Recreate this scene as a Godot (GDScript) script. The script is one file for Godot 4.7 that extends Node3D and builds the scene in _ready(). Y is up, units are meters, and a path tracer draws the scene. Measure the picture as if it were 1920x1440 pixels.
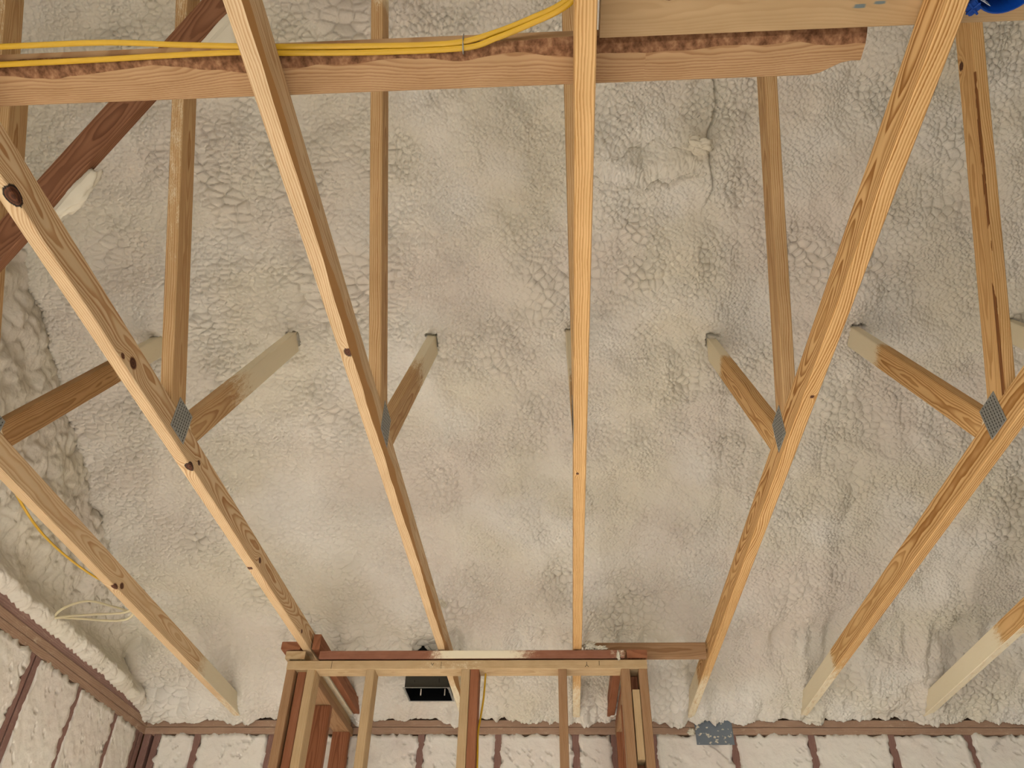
extends Node3D
# Underside of a spray-foamed roof: fink trusses over a room under construction.
# Every length is in metres. PL is the height of the wall plates; z runs from the far wall (0) towards the back of the room.

const PL := 2.75
const SP := 0.6096
const SPAN := 7.75
const WALL_X := -2.3626      # inner face of the left wall's plates
const RIGHT_X := 3.6
const CREAM := Color(0.88, 0.84, 0.73)

var used := {}
var foam_mat: StandardMaterial3D
var crust_mat: StandardMaterial3D
var wood := {}
var metal_mat: StandardMaterial3D
var rand_bytes: PackedByteArray


func _ready() -> void:
	camera_and_light()
	materials()
	room()
	roof_foam()
	gable_foam()
	trusses()
	catwalk()
	partition()
	small_things()


# ------------------------------------------------------------------ camera, sky, sun
func camera_and_light() -> void:
	var cam := Camera3D.new()
	cam.name = "camera"
	cam.fov = 51.27
	cam.near = 0.05
	cam.transform = Transform3D(Basis(Vector3(0.9985714, 0.0157131, -0.0510746), Vector3(0.0203692, 0.7717022, 0.6356577), Vector3(0.0494025, -0.6357899, 0.7702796)), Vector3(-0.0901, PL - 1.3543, 4.5019))
	add_child(cam)
	cam.make_current()
	var env := Environment.new()
	var sky := Sky.new()
	var sm := ProceduralSkyMaterial.new()
	sm.sky_top_color = Color(0.66, 0.71, 0.78)
	sm.sky_horizon_color = Color(0.86, 0.87, 0.87)
	sm.ground_bottom_color = Color(0.40, 0.38, 0.35)
	sm.ground_horizon_color = Color(0.62, 0.60, 0.56)
	sky.sky_material = sm
	env.background_mode = Environment.BG_SKY
	env.sky = sky
	env.background_energy_multiplier = 4.6
	env.tonemap_mode = Environment.TONE_MAPPER_LINEAR
	env.tonemap_exposure = 3.4
	env.sdfgi_enabled = true
	env.ssao_enabled = true
	env.ssil_enabled = true
	var we := WorldEnvironment.new()
	we.name = "world_environment"
	we.environment = env
	add_child(we)
	var sun := DirectionalLight3D.new()
	sun.name = "sun"
	sun.light_color = Color(1.0, 0.98, 0.965)
	sun.light_energy = 9.5
	sun.light_angular_distance = 0.6
	sun.shadow_enabled = true
	var toward := Vector3(-0.04, -0.26, -1.0).normalized()
	sun.transform = Transform3D(Basis.looking_at(toward, Vector3.UP), Vector3(0, 6, 12))
	add_child(sun)


# ------------------------------------------------------------------ naming and tagging
func numbered(called: String) -> String:
	if not used.has(called):
		used[called] = 0
		return called
	used[called] += 1
	return "%s_%03d" % [called, used[called]]


func tag(o: Node, label: String, category: String, group := "") -> Node:
	o.set_meta("label", label)
	o.set_meta("category", category)
	if group != "":
		o.set_meta("group", group)
	return o


func thing(called: String, label: String, category: String, at := Vector3.ZERO, group := "") -> Node3D:
	var o := Node3D.new()
	o.name = numbered(called)
	o.position = at
	add_child(o)
	tag(o, label, category, group)
	return o


func setting(called: String, at := Vector3.ZERO) -> Node3D:
	var o := Node3D.new()
	o.name = called
	o.position = at
	o.set_meta("kind", "structure")
	add_child(o)
	return o


func put(called: String, mesh: Mesh, mat: Material, parent: Node, xf := Transform3D.IDENTITY) -> MeshInstance3D:
	var o := MeshInstance3D.new()
	o.name = called
	o.mesh = mesh
	o.transform = xf
	if mat:
		o.material_override = mat
	parent.add_child(o, true)
	return o


# ------------------------------------------------------------------ mesh helpers
class Bag:
	var v := PackedVector3Array()
	var n := PackedVector3Array()
	var t := PackedVector2Array()

	func quad(a: Vector3, b: Vector3, c: Vector3, d: Vector3, out: Vector3, ta := Vector2.ZERO, tb := Vector2.ZERO, tc := Vector2.ZERO, td := Vector2.ZERO) -> void:
		tri(a, b, c, out, ta, tb, tc)
		tri(a, c, d, out, ta, tc, td)

	func tri(a: Vector3, b: Vector3, c: Vector3, out: Vector3, ta := Vector2.ZERO, tb := Vector2.ZERO, tc := Vector2.ZERO) -> void:
		var g := (a - c).cross(a - b)
		if g.length_squared() < 1e-16:
			return
		g = g.normalized()
		if g.dot(out) < 0.0:
			g = -g
			v.append_array([a, c, b])
			t.append_array([ta, tc, tb])
		else:
			v.append_array([a, b, c])
			t.append_array([ta, tb, tc])
		n.append_array([g, g, g])

	func box(c: Vector3, s: Vector3, e := 0.0) -> void:
		# a box with chamfered edges
		var h := s * 0.5
		var axes := [Vector3.RIGHT, Vector3.UP, Vector3.BACK]
		for k in 3:
			var a: Vector3 = axes[k]
			var b: Vector3 = axes[(k + 1) % 3]
			var w: Vector3 = axes[(k + 2) % 3]
			var hb: float = h.dot(b) - e
			var hw: float = h.dot(w) - e
			for sg in [-1.0, 1.0]:
				var o: Vector3 = c + a * (h.dot(a) * sg)
				quad(o - b * hb - w * hw, o + b * hb - w * hw, o + b * hb + w * hw, o - b * hb + w * hw, a * sg, Vector2(0, 0), Vector2(1, 0), Vector2(1, 1), Vector2(0, 1))
				if e > 0.0:
					for sb in [-1.0, 1.0]:
						var p: Vector3 = c + a * (h.dot(a) * sg) + b * (hb * sb)
						var q: Vector3 = c + a * ((h.dot(a) - e) * sg) + b * (h.dot(b) * sb)
						quad(p - w * hw, q - w * hw, q + w * hw, p + w * hw, a * sg + b * sb)
						var p2: Vector3 = c + a * (h.dot(a) * sg) + b * (hb * sb)
						for sw in [-1.0, 1.0]:
							if k == 0:
								tri(p2 + w * hw * sw, q + w * hw * sw, c + a * ((h.dot(a) - e) * sg) + b * (hb * sb) + w * (h.dot(w) * sw), a * sg + b * sb + w * sw)

	func mesh() -> ArrayMesh:
		var m := ArrayMesh.new()
		add_to(m)
		return m

	func add_to(m: ArrayMesh) -> void:
		if v.is_empty():
			return
		var arr := []
		arr.resize(Mesh.ARRAY_MAX)
		arr[Mesh.ARRAY_VERTEX] = v
		arr[Mesh.ARRAY_NORMAL] = n
		arr[Mesh.ARRAY_TEX_UV] = t
		m.add_surface_from_arrays(Mesh.PRIMITIVE_TRIANGLES, arr)


func box_mesh(c: Vector3, s: Vector3, e := 0.0) -> ArrayMesh:
	var b := Bag.new()
	b.box(c, s, e)
	return b.mesh()


# A sawn board along local +z from 0 to length; x is its thickness, y its width. The four sides are laid out one after the other
# across the texture (left, bottom, right, top), so that grain and knots run on round the edges.
# o: cut0, cut1 (how far the ends lean with y), wane {corner, a, b, from, to}, repeat (texture length), start
func board(length: float, w: float, t: float, o := {}) -> ArrayMesh:
	var e: float = o.get("ease", 0.0025)
	var per: float = 2.0 * (w + t)
	var rep: float = o.get("repeat", 2.4)
	var start: float = o.get("start", 0.0)
	var cut0: float = o.get("cut0", 0.0)
	var cut1: float = o.get("cut1", 0.0)
	var wane: Dictionary = o.get("wane", {})
	var segs := 1
	var rough: FastNoiseLite = null
	if not wane.is_empty():
		segs = int(length / 0.02)
		rough = FastNoiseLite.new()
		rough.seed = int(wane.get("seed", 5))
		rough.frequency = 1.0 / float(wane.get("wave", 260.0))
		rough.fractal_octaves = 4
	var us := [e, w - e, w + e, w + t - e, w + t + e, 2 * w + t - e, 2 * w + t + e, per - e, per + e]
	var rings := []
	for i in segs + 1:
		var f := float(i) / segs
		var p := [Vector2(-t / 2, w / 2 - e), Vector2(-t / 2, -w / 2 + e), Vector2(-t / 2 + e, -w / 2), Vector2(t / 2 - e, -w / 2), Vector2(t / 2, -w / 2 + e), Vector2(t / 2, w / 2 - e), Vector2(t / 2 - e, w / 2), Vector2(-t / 2 + e, w / 2)]
		if rough:
			var l := f * length
			var g: float = clampf(1.0 + 1.2 * rough.get_noise_1d(l * 1000.0), 0.05, 1.6)
			g *= smoothstep(float(wane.get("from", -1.0)), float(wane.get("from", -1.0)) + 0.3, l) * (1.0 - smoothstep(float(wane.get("to", 99.0)) - 0.3, float(wane.get("to", 99.0)), l))
			var a: float = maxf(float(wane.a) * g, e)
			var b: float = maxf(float(wane.b) * g, e)
			if wane.corner == "bottom_right":
				p[3].x = t / 2 - a
				p[4].y = -w / 2 + b
			elif wane.corner == "top_right":
				p[6].x = t / 2 - a
				p[5].y = w / 2 - b
			else:
				p[1].y = -w / 2 + b
				p[2].x = -t / 2 + a
		var ring := []
		for q in p:
			var z0: float = cut0 * q.y
			var z1: float = length + cut1 * q.y
			ring.append(Vector3(q.x, q.y, lerpf(z0, z1, f)))
		rings.append(ring)
	var bag := Bag.new()
	var bark := Bag.new()
	var special: int = {"bottom_right": 3, "top_right": 5, "bottom_left": 1}.get(wane.get("corner", ""), -1)
	for i in segs:
		for k in 8:
			var a: Vector3 = rings[i][k]
			var b: Vector3 = rings[i][(k + 1) % 8]
			var c: Vector3 = rings[i + 1][(k + 1) % 8]
			var d: Vector3 = rings[i + 1][k]
			var out := Vector3((a.x + b.x) * 0.5, (a.y + b.y) * 0.5, 0)
			if k % 2 == 0:
				out = [Vector3.LEFT, Vector3.DOWN, Vector3.RIGHT, Vector3.UP][k / 2]
			var u0: float = us[k] / per
			var u1: float = us[k + 1] / per
			(bark if k == special else bag).quad(a, b, c, d, out, Vector2(u0, (start + a.z) / rep), Vector2(u1, (start + b.z) / rep), Vector2(u1, (start + c.z) / rep), Vector2(u0, (start + d.z) / rep))
	for side in 2:
		var ring: Array = rings[0] if side == 0 else rings[segs]
		var mid := Vector3.ZERO
		for q in ring:
			mid += q / 8.0
		for k in 8:
			var a: Vector3 = ring[k]
			var b: Vector3 = ring[(k + 1) % 8]
			bag.tri(mid, a, b, Vector3(0, 0, -1 if side == 0 else 1), Vector2(0.5 + mid.x, 0.1 + mid.y), Vector2(0.5 + a.x, 0.1 + a.y), Vector2(0.5 + b.x, 0.1 + b.y))
	var m := ArrayMesh.new()
	bag.add_to(m)
	bark.add_to(m)
	return m


func along_x(at: Vector3) -> Transform3D:   # board runs along +x; its thickness stands up, its width lies along z
	return Transform3D(Basis(Vector3.UP, Vector3.BACK, Vector3.RIGHT), at)


func upright(at: Vector3) -> Transform3D:   # board stands; thickness along x, width along -z
	return Transform3D(Basis(Vector3.RIGHT, Vector3.FORWARD, Vector3.UP), at)


func upright_side(at: Vector3) -> Transform3D:   # board stands; thickness along z, width along x
	return Transform3D(Basis(Vector3.BACK, Vector3.RIGHT, Vector3.UP), at)


func flat_along_z(at: Vector3) -> Transform3D:   # board runs along +z lying flat
	return Transform3D(Basis(Vector3.UP, Vector3.LEFT, Vector3.BACK), at)


func tube(points: Array, rx: float, ry: float, sides := 10, per := 8) -> ArrayMesh:
	# a flat cable swept along a smooth curve through the points
	var c := Curve3D.new()
	c.bake_interval = 0.012
	for i in points.size():
		var a: Vector3 = points[maxi(i - 1, 0)]
		var b: Vector3 = points[mini(i + 1, points.size() - 1)]
		var h := (b - a) / 6.0
		c.add_point(points[i], -h, h)
	var path := c.get_baked_points()
	var v := PackedVector3Array()
	var n := PackedVector3Array()
	var uv := PackedVector2Array()
	var ix := PackedInt32Array()
	for i in path.size():
		var d := (path[mini(i + 1, path.size() - 1)] - path[maxi(i - 1, 0)]).normalized()
		var up := Vector3.UP if absf(d.y) < 0.9 else Vector3.BACK
		var s := d.cross(up).normalized()
		up = s.cross(d).normalized()
		for k in sides + 1:
			var an := TAU * k / sides
			v.append(path[i] + s * cos(an) * rx + up * sin(an) * ry)
			n.append((s * cos(an) / rx + up * sin(an) / ry).normalized())
			uv.append(Vector2(float(k) / sides, i * 0.012 * 10.0))
	for i in path.size() - 1:
		for k in sides:
			var a := i * (sides + 1) + k
			var b := a + sides + 1
			ix.append_array([a, a + 1, b + 1, a, b + 1, b])
	var arr := []
	arr.resize(Mesh.ARRAY_MAX)
	arr[Mesh.ARRAY_VERTEX] = v
	arr[Mesh.ARRAY_NORMAL] = n
	arr[Mesh.ARRAY_TEX_UV] = uv
	arr[Mesh.ARRAY_INDEX] = ix
	var m := ArrayMesh.new()
	m.add_surface_from_arrays(Mesh.PRIMITIVE_TRIANGLES, arr)
	return m


func lump(size: Vector3, seed_: int, rough := 0.35, wave := 0.6) -> ArrayMesh:
	# a knobbly blob of cured foam
	var nz := FastNoiseLite.new()
	nz.seed = seed_
	nz.frequency = 1.0 / wave
	nz.fractal_octaves = 3
	var cell := FastNoiseLite.new()
	cell.seed = seed_
	cell.noise_type = FastNoiseLite.TYPE_CELLULAR
	cell.fractal_type = FastNoiseLite.FRACTAL_NONE
	cell.frequency = 2.2
	var st := SurfaceTool.new()
	st.begin(Mesh.PRIMITIVE_TRIANGLES)
	var rows := 22
	var cols := 32
	for i in rows + 1:
		for j in cols:
			var th := PI * i / rows
			var ph := TAU * j / cols
			var d := Vector3(sin(th) * cos(ph), cos(th), sin(th) * sin(ph))
			var r := 1.0 + rough * nz.get_noise_3dv(d) * 1.6 - rough * 0.5 * (1.0 + cell.get_noise_3dv(d))
			st.set_smooth_group(0)
			st.set_color(Color(0.66, 0.61, 0.48))
			st.set_uv(Vector2(ph * 0.02, th * 0.02))
			st.add_vertex(d * r * size)
	for i in rows:
		for j in cols:
			var a := i * cols + j
			var b := i * cols + (j + 1) % cols
			for q in [a, b, b + cols, a, b + cols, a + cols]:
				st.add_index(q)
	st.generate_normals()
	return st.commit()


# ------------------------------------------------------------------ materials
func plain(c: Color, rough := 0.8, metal := 0.0, spec := 0.4) -> StandardMaterial3D:
	var m := StandardMaterial3D.new()
	m.albedo_color = c
	m.roughness = rough
	m.metallic = metal
	m.metallic_specular = spec
	return m


# Sawn softwood as growth rings cut by the four sides of a board. Knots bend the rings; "coats" are places where foam was sprayed on.
func wood_material(o: Dictionary) -> StandardMaterial3D:
	var w: int = o.get("w", 89)
	var t: int = o.get("t", 38)
	var nu := 2 * (w + t)
	var length: float = o.get("length", 2.4)
	var nv: int = o.get("nv", 640)
	var early: Color = o.early
	var late: Color = o.late
	var sp: float = o.get("spacing", 5.0)
	var sd: int = o.seed
	var slow := FastNoiseLite.new()
	slow.seed = sd
	slow.frequency = 1.0 / 900.0
	slow.fractal_octaves = 2
	var fine := FastNoiseLite.new()
	fine.seed = sd + 7
	fine.frequency = 0.02
	fine.fractal_octaves = 3
	var warp := fine.get_image(nu, nv, false, false, false).get_data()
	var amp := PackedFloat32Array()
	var rng := RandomNumberGenerator.new()
	rng.seed = sd
	for i in 64:
		amp.append(rng.randf_range(0.45, 1.0) * float(o.get("contrast", 1.0)))
	var lut := PackedFloat32Array()
	for i in 64:
		var f := i / 63.0
		lut.append(smoothstep(0.25, 0.88, f) * (1.0 - smoothstep(0.90, 1.0, f)))
	var xs := PackedFloat32Array()
	var ys := PackedFloat32Array()
	for i in nu:
		if i < w:
			xs.append(-t / 2.0)
			ys.append(w / 2.0 - i)
		elif i < w + t:
			xs.append(i - w - t / 2.0)
			ys.append(-w / 2.0)
		elif i < 2 * w + t:
			xs.append(t / 2.0)
			ys.append(i - w - t - w / 2.0)
		else:
			xs.append(t / 2.0 - (i - 2 * w - t))
			ys.append(w / 2.0)
	var cx0: float = o.get("cx", 62.0)
	var cy0: float = o.get("cy", 6.0)
	var sway: float = o.get("sway", 16.0)
	var knots: Array = o.get("knots", [])
	var out := PackedByteArray()
	out.resize(nu * nv * 3)
	var er := early.r * 255.0
	var eg := early.g * 255.0
	var eb := early.b * 255.0
	var lr := late.r * 255.0 - er
	var lg := late.g * 255.0 - eg
	var lb := late.b * 255.0 - eb
	var at := 0
	var k3 := 0
	for j in nv:
		var l := j * length * 1000.0 / nv
		var cx := cx0 + slow.get_noise_2d(l, 0.0) * sway
		var cy := cy0 + slow.get_noise_2d(l, 5000.0) * sway * 0.7
		var near := []
		for k in knots:
			if absf(l - float(k[1]) * 1000.0) < 220.0:
				near.append([float(k[0]), l - float(k[1]) * 1000.0, float(k[2])])
		for i in nu:
			var dx := xs[i] - cx
			var dy := ys[i] - cy
			var g := warp[at] - 127.5
			var r := sqrt(dx * dx + dy * dy) + g * 0.016 + 40.0
			for k in near:
				var a: float = k[2]
				var du: float = i - k[0]
				var dl: float = k[1]
				r += a * 1.15 * exp(-(du * du) / (a * a * 2.2) - (dl * dl) / (a * a * 9.0))
			var ph := r / sp
			var n := int(ph)
			var s := lut[int((ph - n) * 63.0)] * amp[n & 63]
			g *= 0.06
			out[k3] = int(clampf(er + lr * s + g, 0.0, 255.0))
			out[k3 + 1] = int(clampf(eg + lg * s + g, 0.0, 255.0))
			out[k3 + 2] = int(clampf(eb + lb * s + g, 0.0, 255.0))
			at += 1
			k3 += 3
	# the knots themselves: rings of darker wood, with a bark rim where the knot is loose
	for k in knots:
		var a: float = k[2]
		var ku: float = k[0]
		var kl: float = float(k[1]) * 1000.0
		var loose: float = k[3] if k.size() > 3 else 0.0
		var mm := length * 1000.0 / nv
		for j in range(int((kl - a * 1.6) / mm), int((kl + a * 1.6) / mm) + 1):
			if j < 0 or j >= nv:
				continue
			for i in range(int(ku - a * 1.2), int(ku + a * 1.2) + 1):
				var du := (i - ku) / a
				var dl := (j * mm - kl) / (a * 1.25)
				var e := sqrt(du * du + dl * dl) + (warp[j * nu + posmod(i, nu)] - 127.5) * 0.002
				if e > 1.0:
					continue
				var p := (j * nu + posmod(i, nu)) * 3
				var dark := Color(0.40, 0.24, 0.14).lerp(Color(0.24, 0.13, 0.08), 0.5 + 0.5 * sin(e * 14.0))
				var m := 1.0 - smoothstep(0.72, 1.0, e) * (1.0 - loose)
				if loose > 0.0 and e > 0.82:
					dark = Color(0.07, 0.045, 0.035)
				out[p] = int(lerpf(out[p], dark.r * 255.0, m))
				out[p + 1] = int(lerpf(out[p + 1], dark.g * 255.0, m))
				out[p + 2] = int(lerpf(out[p + 2], dark.b * 255.0, m))
	# streaks of pitch and bark: [u0, u1, l0, l1]
	for s in o.get("streaks", []):
		for j in range(int(s[2] * nv / length), mini(int(s[3] * nv / length), nv)):
			for i in range(int(s[0]), int(s[1])):
				if warp[j * nu + i] > 112 and (i - s[0] > 3 or warp[j * nu + i] > 134):
					var p := (j * nu + i) * 3
					out[p] = int(out[p] * 0.60)
					out[p + 1] = int(out[p + 1] * 0.48)
					out[p + 2] = int(out[p + 2] * 0.36)
	# spilt chalk or paint: [u, l, half width, half length, colour]
	for s in o.get("stains", []):
		for j in range(int((s[1] - s[3]) * nv / length), int((s[1] + s[3]) * nv / length) + 1):
			for i in range(int(s[0] - s[2]), int(s[0] + s[2]) + 1):
				var e: float = Vector2((i - s[0]) / s[2], (j * length / nv - s[1]) / s[3]).length() + (warp[j * nu + i] - 127.5) * 0.008
				var p := (j * nu + i) * 3
				var m := 0.6 * (1.0 - smoothstep(0.5, 1.0, e))
				out[p] = int(lerpf(out[p], s[4].r * 255.0, m))
				out[p + 1] = int(lerpf(out[p + 1], s[4].g * 255.0, m))
				out[p + 2] = int(lerpf(out[p + 2], s[4].b * 255.0, m))
	# pencil marks: [u, l, du, dl] short strokes
	for s in o.get("marks", []):
		for q in 40:
			var i := int(s[0] + s[2] * q / 40.0)
			var j := int((s[1] + s[3] * q / 40.0) * nv / length)
			if i >= 0 and i < nu and j >= 0 and j < nv:
				var p := (j * nu + i) * 3
				for c in 3:
					out[p + c] = int(out[p + c] * 0.35)
	# overspray: specks of foam that grow denser towards where the gun pointed. [u0, u1, l0, l1, soft at l0, soft at l1, cover]
	var clump := FastNoiseLite.new()
	clump.seed = sd + 31
	clump.frequency = 0.045
	clump.fractal_octaves = 2
	var cl := clump.get_image(nu, nv, false, false, false).get_data()
	for s in o.get("coats", []):
		for j in range(maxi(0, int(s[2] * nv / length)), mini(int(s[3] * nv / length), nv)):
			var l := j * length / nv
			var c: float = float(s[6]) * smoothstep(0.0, 1.0, clampf((l - s[2]) / maxf(s[4], 0.001), 0.0, 1.0)) * smoothstep(0.0, 1.0, clampf((s[3] - l) / maxf(s[5], 0.001), 0.0, 1.0))
			for i in range(int(s[0]), mini(int(s[1]), nu)):
				var p := j * nu + i
				var q := c * 1.4 - 0.55 * rand_bytes[p % 65521] / 255.0 + (cl[p] - 127.5) * 0.0025
				if q > 0.25:
					var m := clampf((q - 0.25) * 2.2, 0.15, 0.97)
					p *= 3
					out[p] = int(lerpf(out[p], CREAM.r * 255.0, m))
					out[p + 1] = int(lerpf(out[p + 1], CREAM.g * 255.0, m))
					out[p + 2] = int(lerpf(out[p + 2], CREAM.b * 255.0, m))
	var mat := StandardMaterial3D.new()
	mat.albedo_texture = ImageTexture.create_from_image(Image.create_from_data(nu, nv, false, Image.FORMAT_RGB8, out))
	mat.roughness = o.get("rough", 0.7)
	mat.metallic_specular = 0.35
	return mat


func materials() -> void:
	var rng := RandomNumberGenerator.new()
	rng.seed = 11
	rand_bytes.resize(65521)
	for i in 65521:
		rand_bytes[i] = rng.randi() & 255
	var nt := NoiseTexture2D.new()
	var cell := FastNoiseLite.new()
	cell.seed = 21
	cell.noise_type = FastNoiseLite.TYPE_CELLULAR
	cell.fractal_type = FastNoiseLite.FRACTAL_NONE
	cell.cellular_return_type = FastNoiseLite.RETURN_DISTANCE
	cell.frequency = 0.085
	cell.domain_warp_enabled = true
	cell.domain_warp_amplitude = 9.0
	cell.domain_warp_frequency = 0.04
	cell.domain_warp_fractal_type = FastNoiseLite.DOMAIN_WARP_FRACTAL_NONE
	nt.width = 1024
	nt.height = 1024
	nt.noise = cell
	nt.seamless = true
	nt.invert = true
	foam_mat = StandardMaterial3D.new()
	foam_mat.vertex_color_use_as_albedo = true
	foam_mat.roughness = 0.85
	foam_mat.metallic_specular = 0.3
	foam_mat.heightmap_enabled = true
	foam_mat.heightmap_texture = nt
	foam_mat.heightmap_scale = 0.12
	var nt2 := NoiseTexture2D.new()
	var pits := FastNoiseLite.new()
	pits.seed = 4
	pits.frequency = 0.02
	pits.fractal_octaves = 5
	pits.fractal_gain = 0.6
	nt2.width = 512
	nt2.height = 512
	nt2.noise = pits
	nt2.seamless = true
	crust_mat = StandardMaterial3D.new()
	crust_mat.vertex_color_use_as_albedo = true
	crust_mat.roughness = 0.9
	crust_mat.metallic_specular = 0.25
	crust_mat.heightmap_enabled = true
	crust_mat.heightmap_texture = nt2
	crust_mat.heightmap_scale = 0.25
	metal_mat = plain(Color(0.60, 0.61, 0.60), 0.5, 0.75)
	var pine := {"early": Color(0.81, 0.71, 0.56), "late": Color(0.66, 0.50, 0.33)}
	var gold := {"early": Color(0.82, 0.67, 0.46), "late": Color(0.60, 0.42, 0.21)}
	# bottom chords, one look each
	wood["chord_-3"] = wood_material(pine.merged({"seed": 3, "length": 4.2, "nv": 1100, "cx": 66.0, "sway": 26.0, "contrast": 0.8, "knots": [[125, 1.66, 18, 0.0], [150, 1.62, 14, 0.0]], "coats": [[127, 254, -0.2, 0.85, 0.01, 0.25, 0.9], [80, 127, -0.2, 0.55, 0.01, 0.3, 0.55]]}))
	wood["chord_-2"] = wood_material(pine.merged({"seed": 14, "length": 4.2, "nv": 1100, "cx": 68.0, "sway": 30.0, "contrast": 1.25, "knots": [[158, 2.94, 17, 0.0], [141, 2.99, 8, 0.0], [124, 2.49, 17, 1.0], [168, 2.45, 7, 1.0], [124, 3.51, 22, 1.0], [101, 1.81, 9, 1.0], [163, 1.80, 13, 0.0], [145, 1.17, 10, 0.0]], "coats": [[0, 254, -0.2, 0.9, 0.01, 0.3, 0.75]]}))
	wood["chord_-1"] = wood_material(pine.merged({"seed": 25, "length": 4.2, "nv": 1100, "cx": 75.0, "sway": 12.0, "contrast": 0.8, "knots": [[117, 3.0, 13, 0.6]], "coats": [[0, 254, -0.2, 0.75, 0.01, 0.3, 0.7]]}))
	wood["chord_0"] = wood_material(gold.merged({"seed": 36, "length": 4.2, "nv": 1100, "cx": 80.0, "sway": 10.0, "contrast": 0.75, "knots": [[100, 2.42, 5, 0.4]], "coats": [[0, 254, -0.2, 0.7, 0.01, 0.3, 0.7]]}))
	wood["chord_1"] = wood_material(gold.merged({"seed": 47, "length": 4.2, "nv": 1100, "cx": -68.0, "sway": 26.0, "contrast": 1.2, "knots": [[112, 2.78, 6, 0.0]], "coats": [[0, 89, -0.2, 0.62, 0.01, 0.16, 0.85], [89, 127, -0.2, 0.95, 0.01, 0.5, 0.7], [127, 254, -0.2, 0.8, 0.01, 0.2, 0.7]]}))
	wood["chord_2"] = wood_material(gold.merged({"seed": 58, "length": 4.2, "nv": 1100, "cx": -72.0, "sway": 20.0, "contrast": 1.2, "spacing": 5.6, "coats": [[0, 89, -0.2, 0.82, 0.01, 0.12, 0.95], [89, 127, -0.2, 1.1, 0.01, 0.6, 0.75], [127, 254, -0.2, 0.9, 0.01, 0.2, 0.8]]}))
	wood["chord_3"] = wood_material(gold.merged({"seed": 69, "length": 4.2, "nv": 1100, "cx": -72.0, "sway": 16.0, "contrast": 0.9, "coats": [[0, 89, -0.2, 1.12, 0.01, 0.16, 0.97], [89, 127, -0.2, 1.4, 0.01, 0.3, 0.8], [127, 254, -0.2, 1.05, 0.01, 0.2, 0.8]]}))
	# webs
	var tan_ := {"early": Color(0.76, 0.63, 0.45), "late": Color(0.58, 0.41, 0.24)}
	wood["web_a"] = wood_material(tan_.merged({"seed": 101, "contrast": 0.8, "cx": 70.0, "coats": [[0, 254, 0.38, 2.4, 0.45, 0.01, 0.95]]}))
	wood["web_g"] = wood_material(tan_.merged({"seed": 167, "contrast": 0.9, "cx": 66.0, "coats": [[0, 254, 1.2, 2.4, 0.2, 0.01, 0.97]]}))
	wood["web_b"] = wood_material(tan_.merged({"seed": 112, "contrast": 0.9, "cx": 58.0, "coats": [[0, 254, 1.25, 2.4, 0.3, 0.01, 0.95], [89, 127, 0.2, 2.4, 0.5, 0.01, 0.40]]}))
	wood["web_c"] = wood_material(gold.merged({"seed": 123, "contrast": 0.8, "cx": -66.0, "streaks": [[80, 94, 0.0, 1.0]], "knots": [[20, 1.05, 12, 0.5]]}))
	wood["web_d"] = wood_material(tan_.merged({"seed": 134, "contrast": 0.8, "cx": 66.0, "coats": [[0, 254, 0.12, 2.4, 0.55, 0.01, 0.98]]}))
	wood["web_e"] = wood_material(gold.merged({"seed": 145, "contrast": 1.0, "cx": -50.0, "sway": 22.0, "coats": [[0, 254, 0.72, 2.4, 0.13, 0.01, 1.0]]}))
	wood["web_f"] = wood_material({"early": Color(0.68, 0.53, 0.35), "late": Color(0.50, 0.35, 0.20), "seed": 156, "contrast": 0.9, "cx": 52.0, "coats": [[0, 254, 0.62, 2.4, 0.2, 0.01, 0.95]]})
	# catwalk boards, brace, framing
	wood["fir"] = wood_material({"early": Color(0.66, 0.53, 0.38), "late": Color(0.52, 0.37, 0.24), "seed": 201, "length": 2.4, "nv": 900, "contrast": 0.8, "spacing": 3.6, "cx": -74.0, "cy": -30.0, "sway": 16.0})
	wood["spruce"] = wood_material({"early": Color(0.67, 0.56, 0.41), "late": Color(0.59, 0.47, 0.32), "seed": 212, "stains": [[48, 0.46, 4, 0.012, Color(0.22, 0.36, 0.46)], [43, 0.495, 3, 0.010, Color(0.22, 0.36, 0.46)], [30, 0.60, 2, 0.006, Color(0.28, 0.33, 0.33)]], "contrast": 0.45, "spacing": 3.4, "cx": -70.0, "sway": 14.0, "knots": [[36, 0.66, 3, 1.0], [20, 0.12, 4, 0.5]]})
	wood["brace"] = wood_material({"coats": [[30, 89, 0.28, 0.6, 0.1, 0.1, 0.35], [20, 89, 0.95, 1.75, 0.2, 0.01, 0.5]], "early": Color(0.52, 0.36, 0.25), "late": Color(0.38, 0.23, 0.14), "seed": 223, "contrast": 0.9, "cx": -56.0, "sway": 22.0, "knots": [[48, 0.46, 12, 0.3]]})
	wood["pale"] = wood_material({"early": Color(0.70, 0.60, 0.45), "late": Color(0.60, 0.48, 0.33), "seed": 234, "contrast": 0.8, "cx": 64.0, "sway": 14.0, "knots": [[96, 1.1, 5, 0.5]]})
	wood["pale_plate"] = wood_material({"early": Color(0.71, 0.61, 0.46), "late": Color(0.61, 0.49, 0.33), "seed": 245, "length": 1.6, "nv": 1000, "contrast": 0.8, "cx": 64.0, "sway": 14.0, "coats": [[222, 254, 0.55, 1.0, 0.1, 0.2, 0.33]], "marks": [[226, 0.645, 11, 0.006], [237, 0.651, -10, 0.006], [222, 0.69, 30, 0.001], [224, 1.33, 12, 0.001], [236, 1.331, 10, -0.008], [238, 1.331, 8, 0.007], [220, 1.385, 20, 0.0], [218, 0.2, 34, 0.001]]})
	wood["red"] = wood_material({"early": Color(0.57, 0.37, 0.25), "late": Color(0.45, 0.26, 0.16), "seed": 256, "contrast": 0.8, "cx": 64.0, "sway": 16.0})
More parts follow.
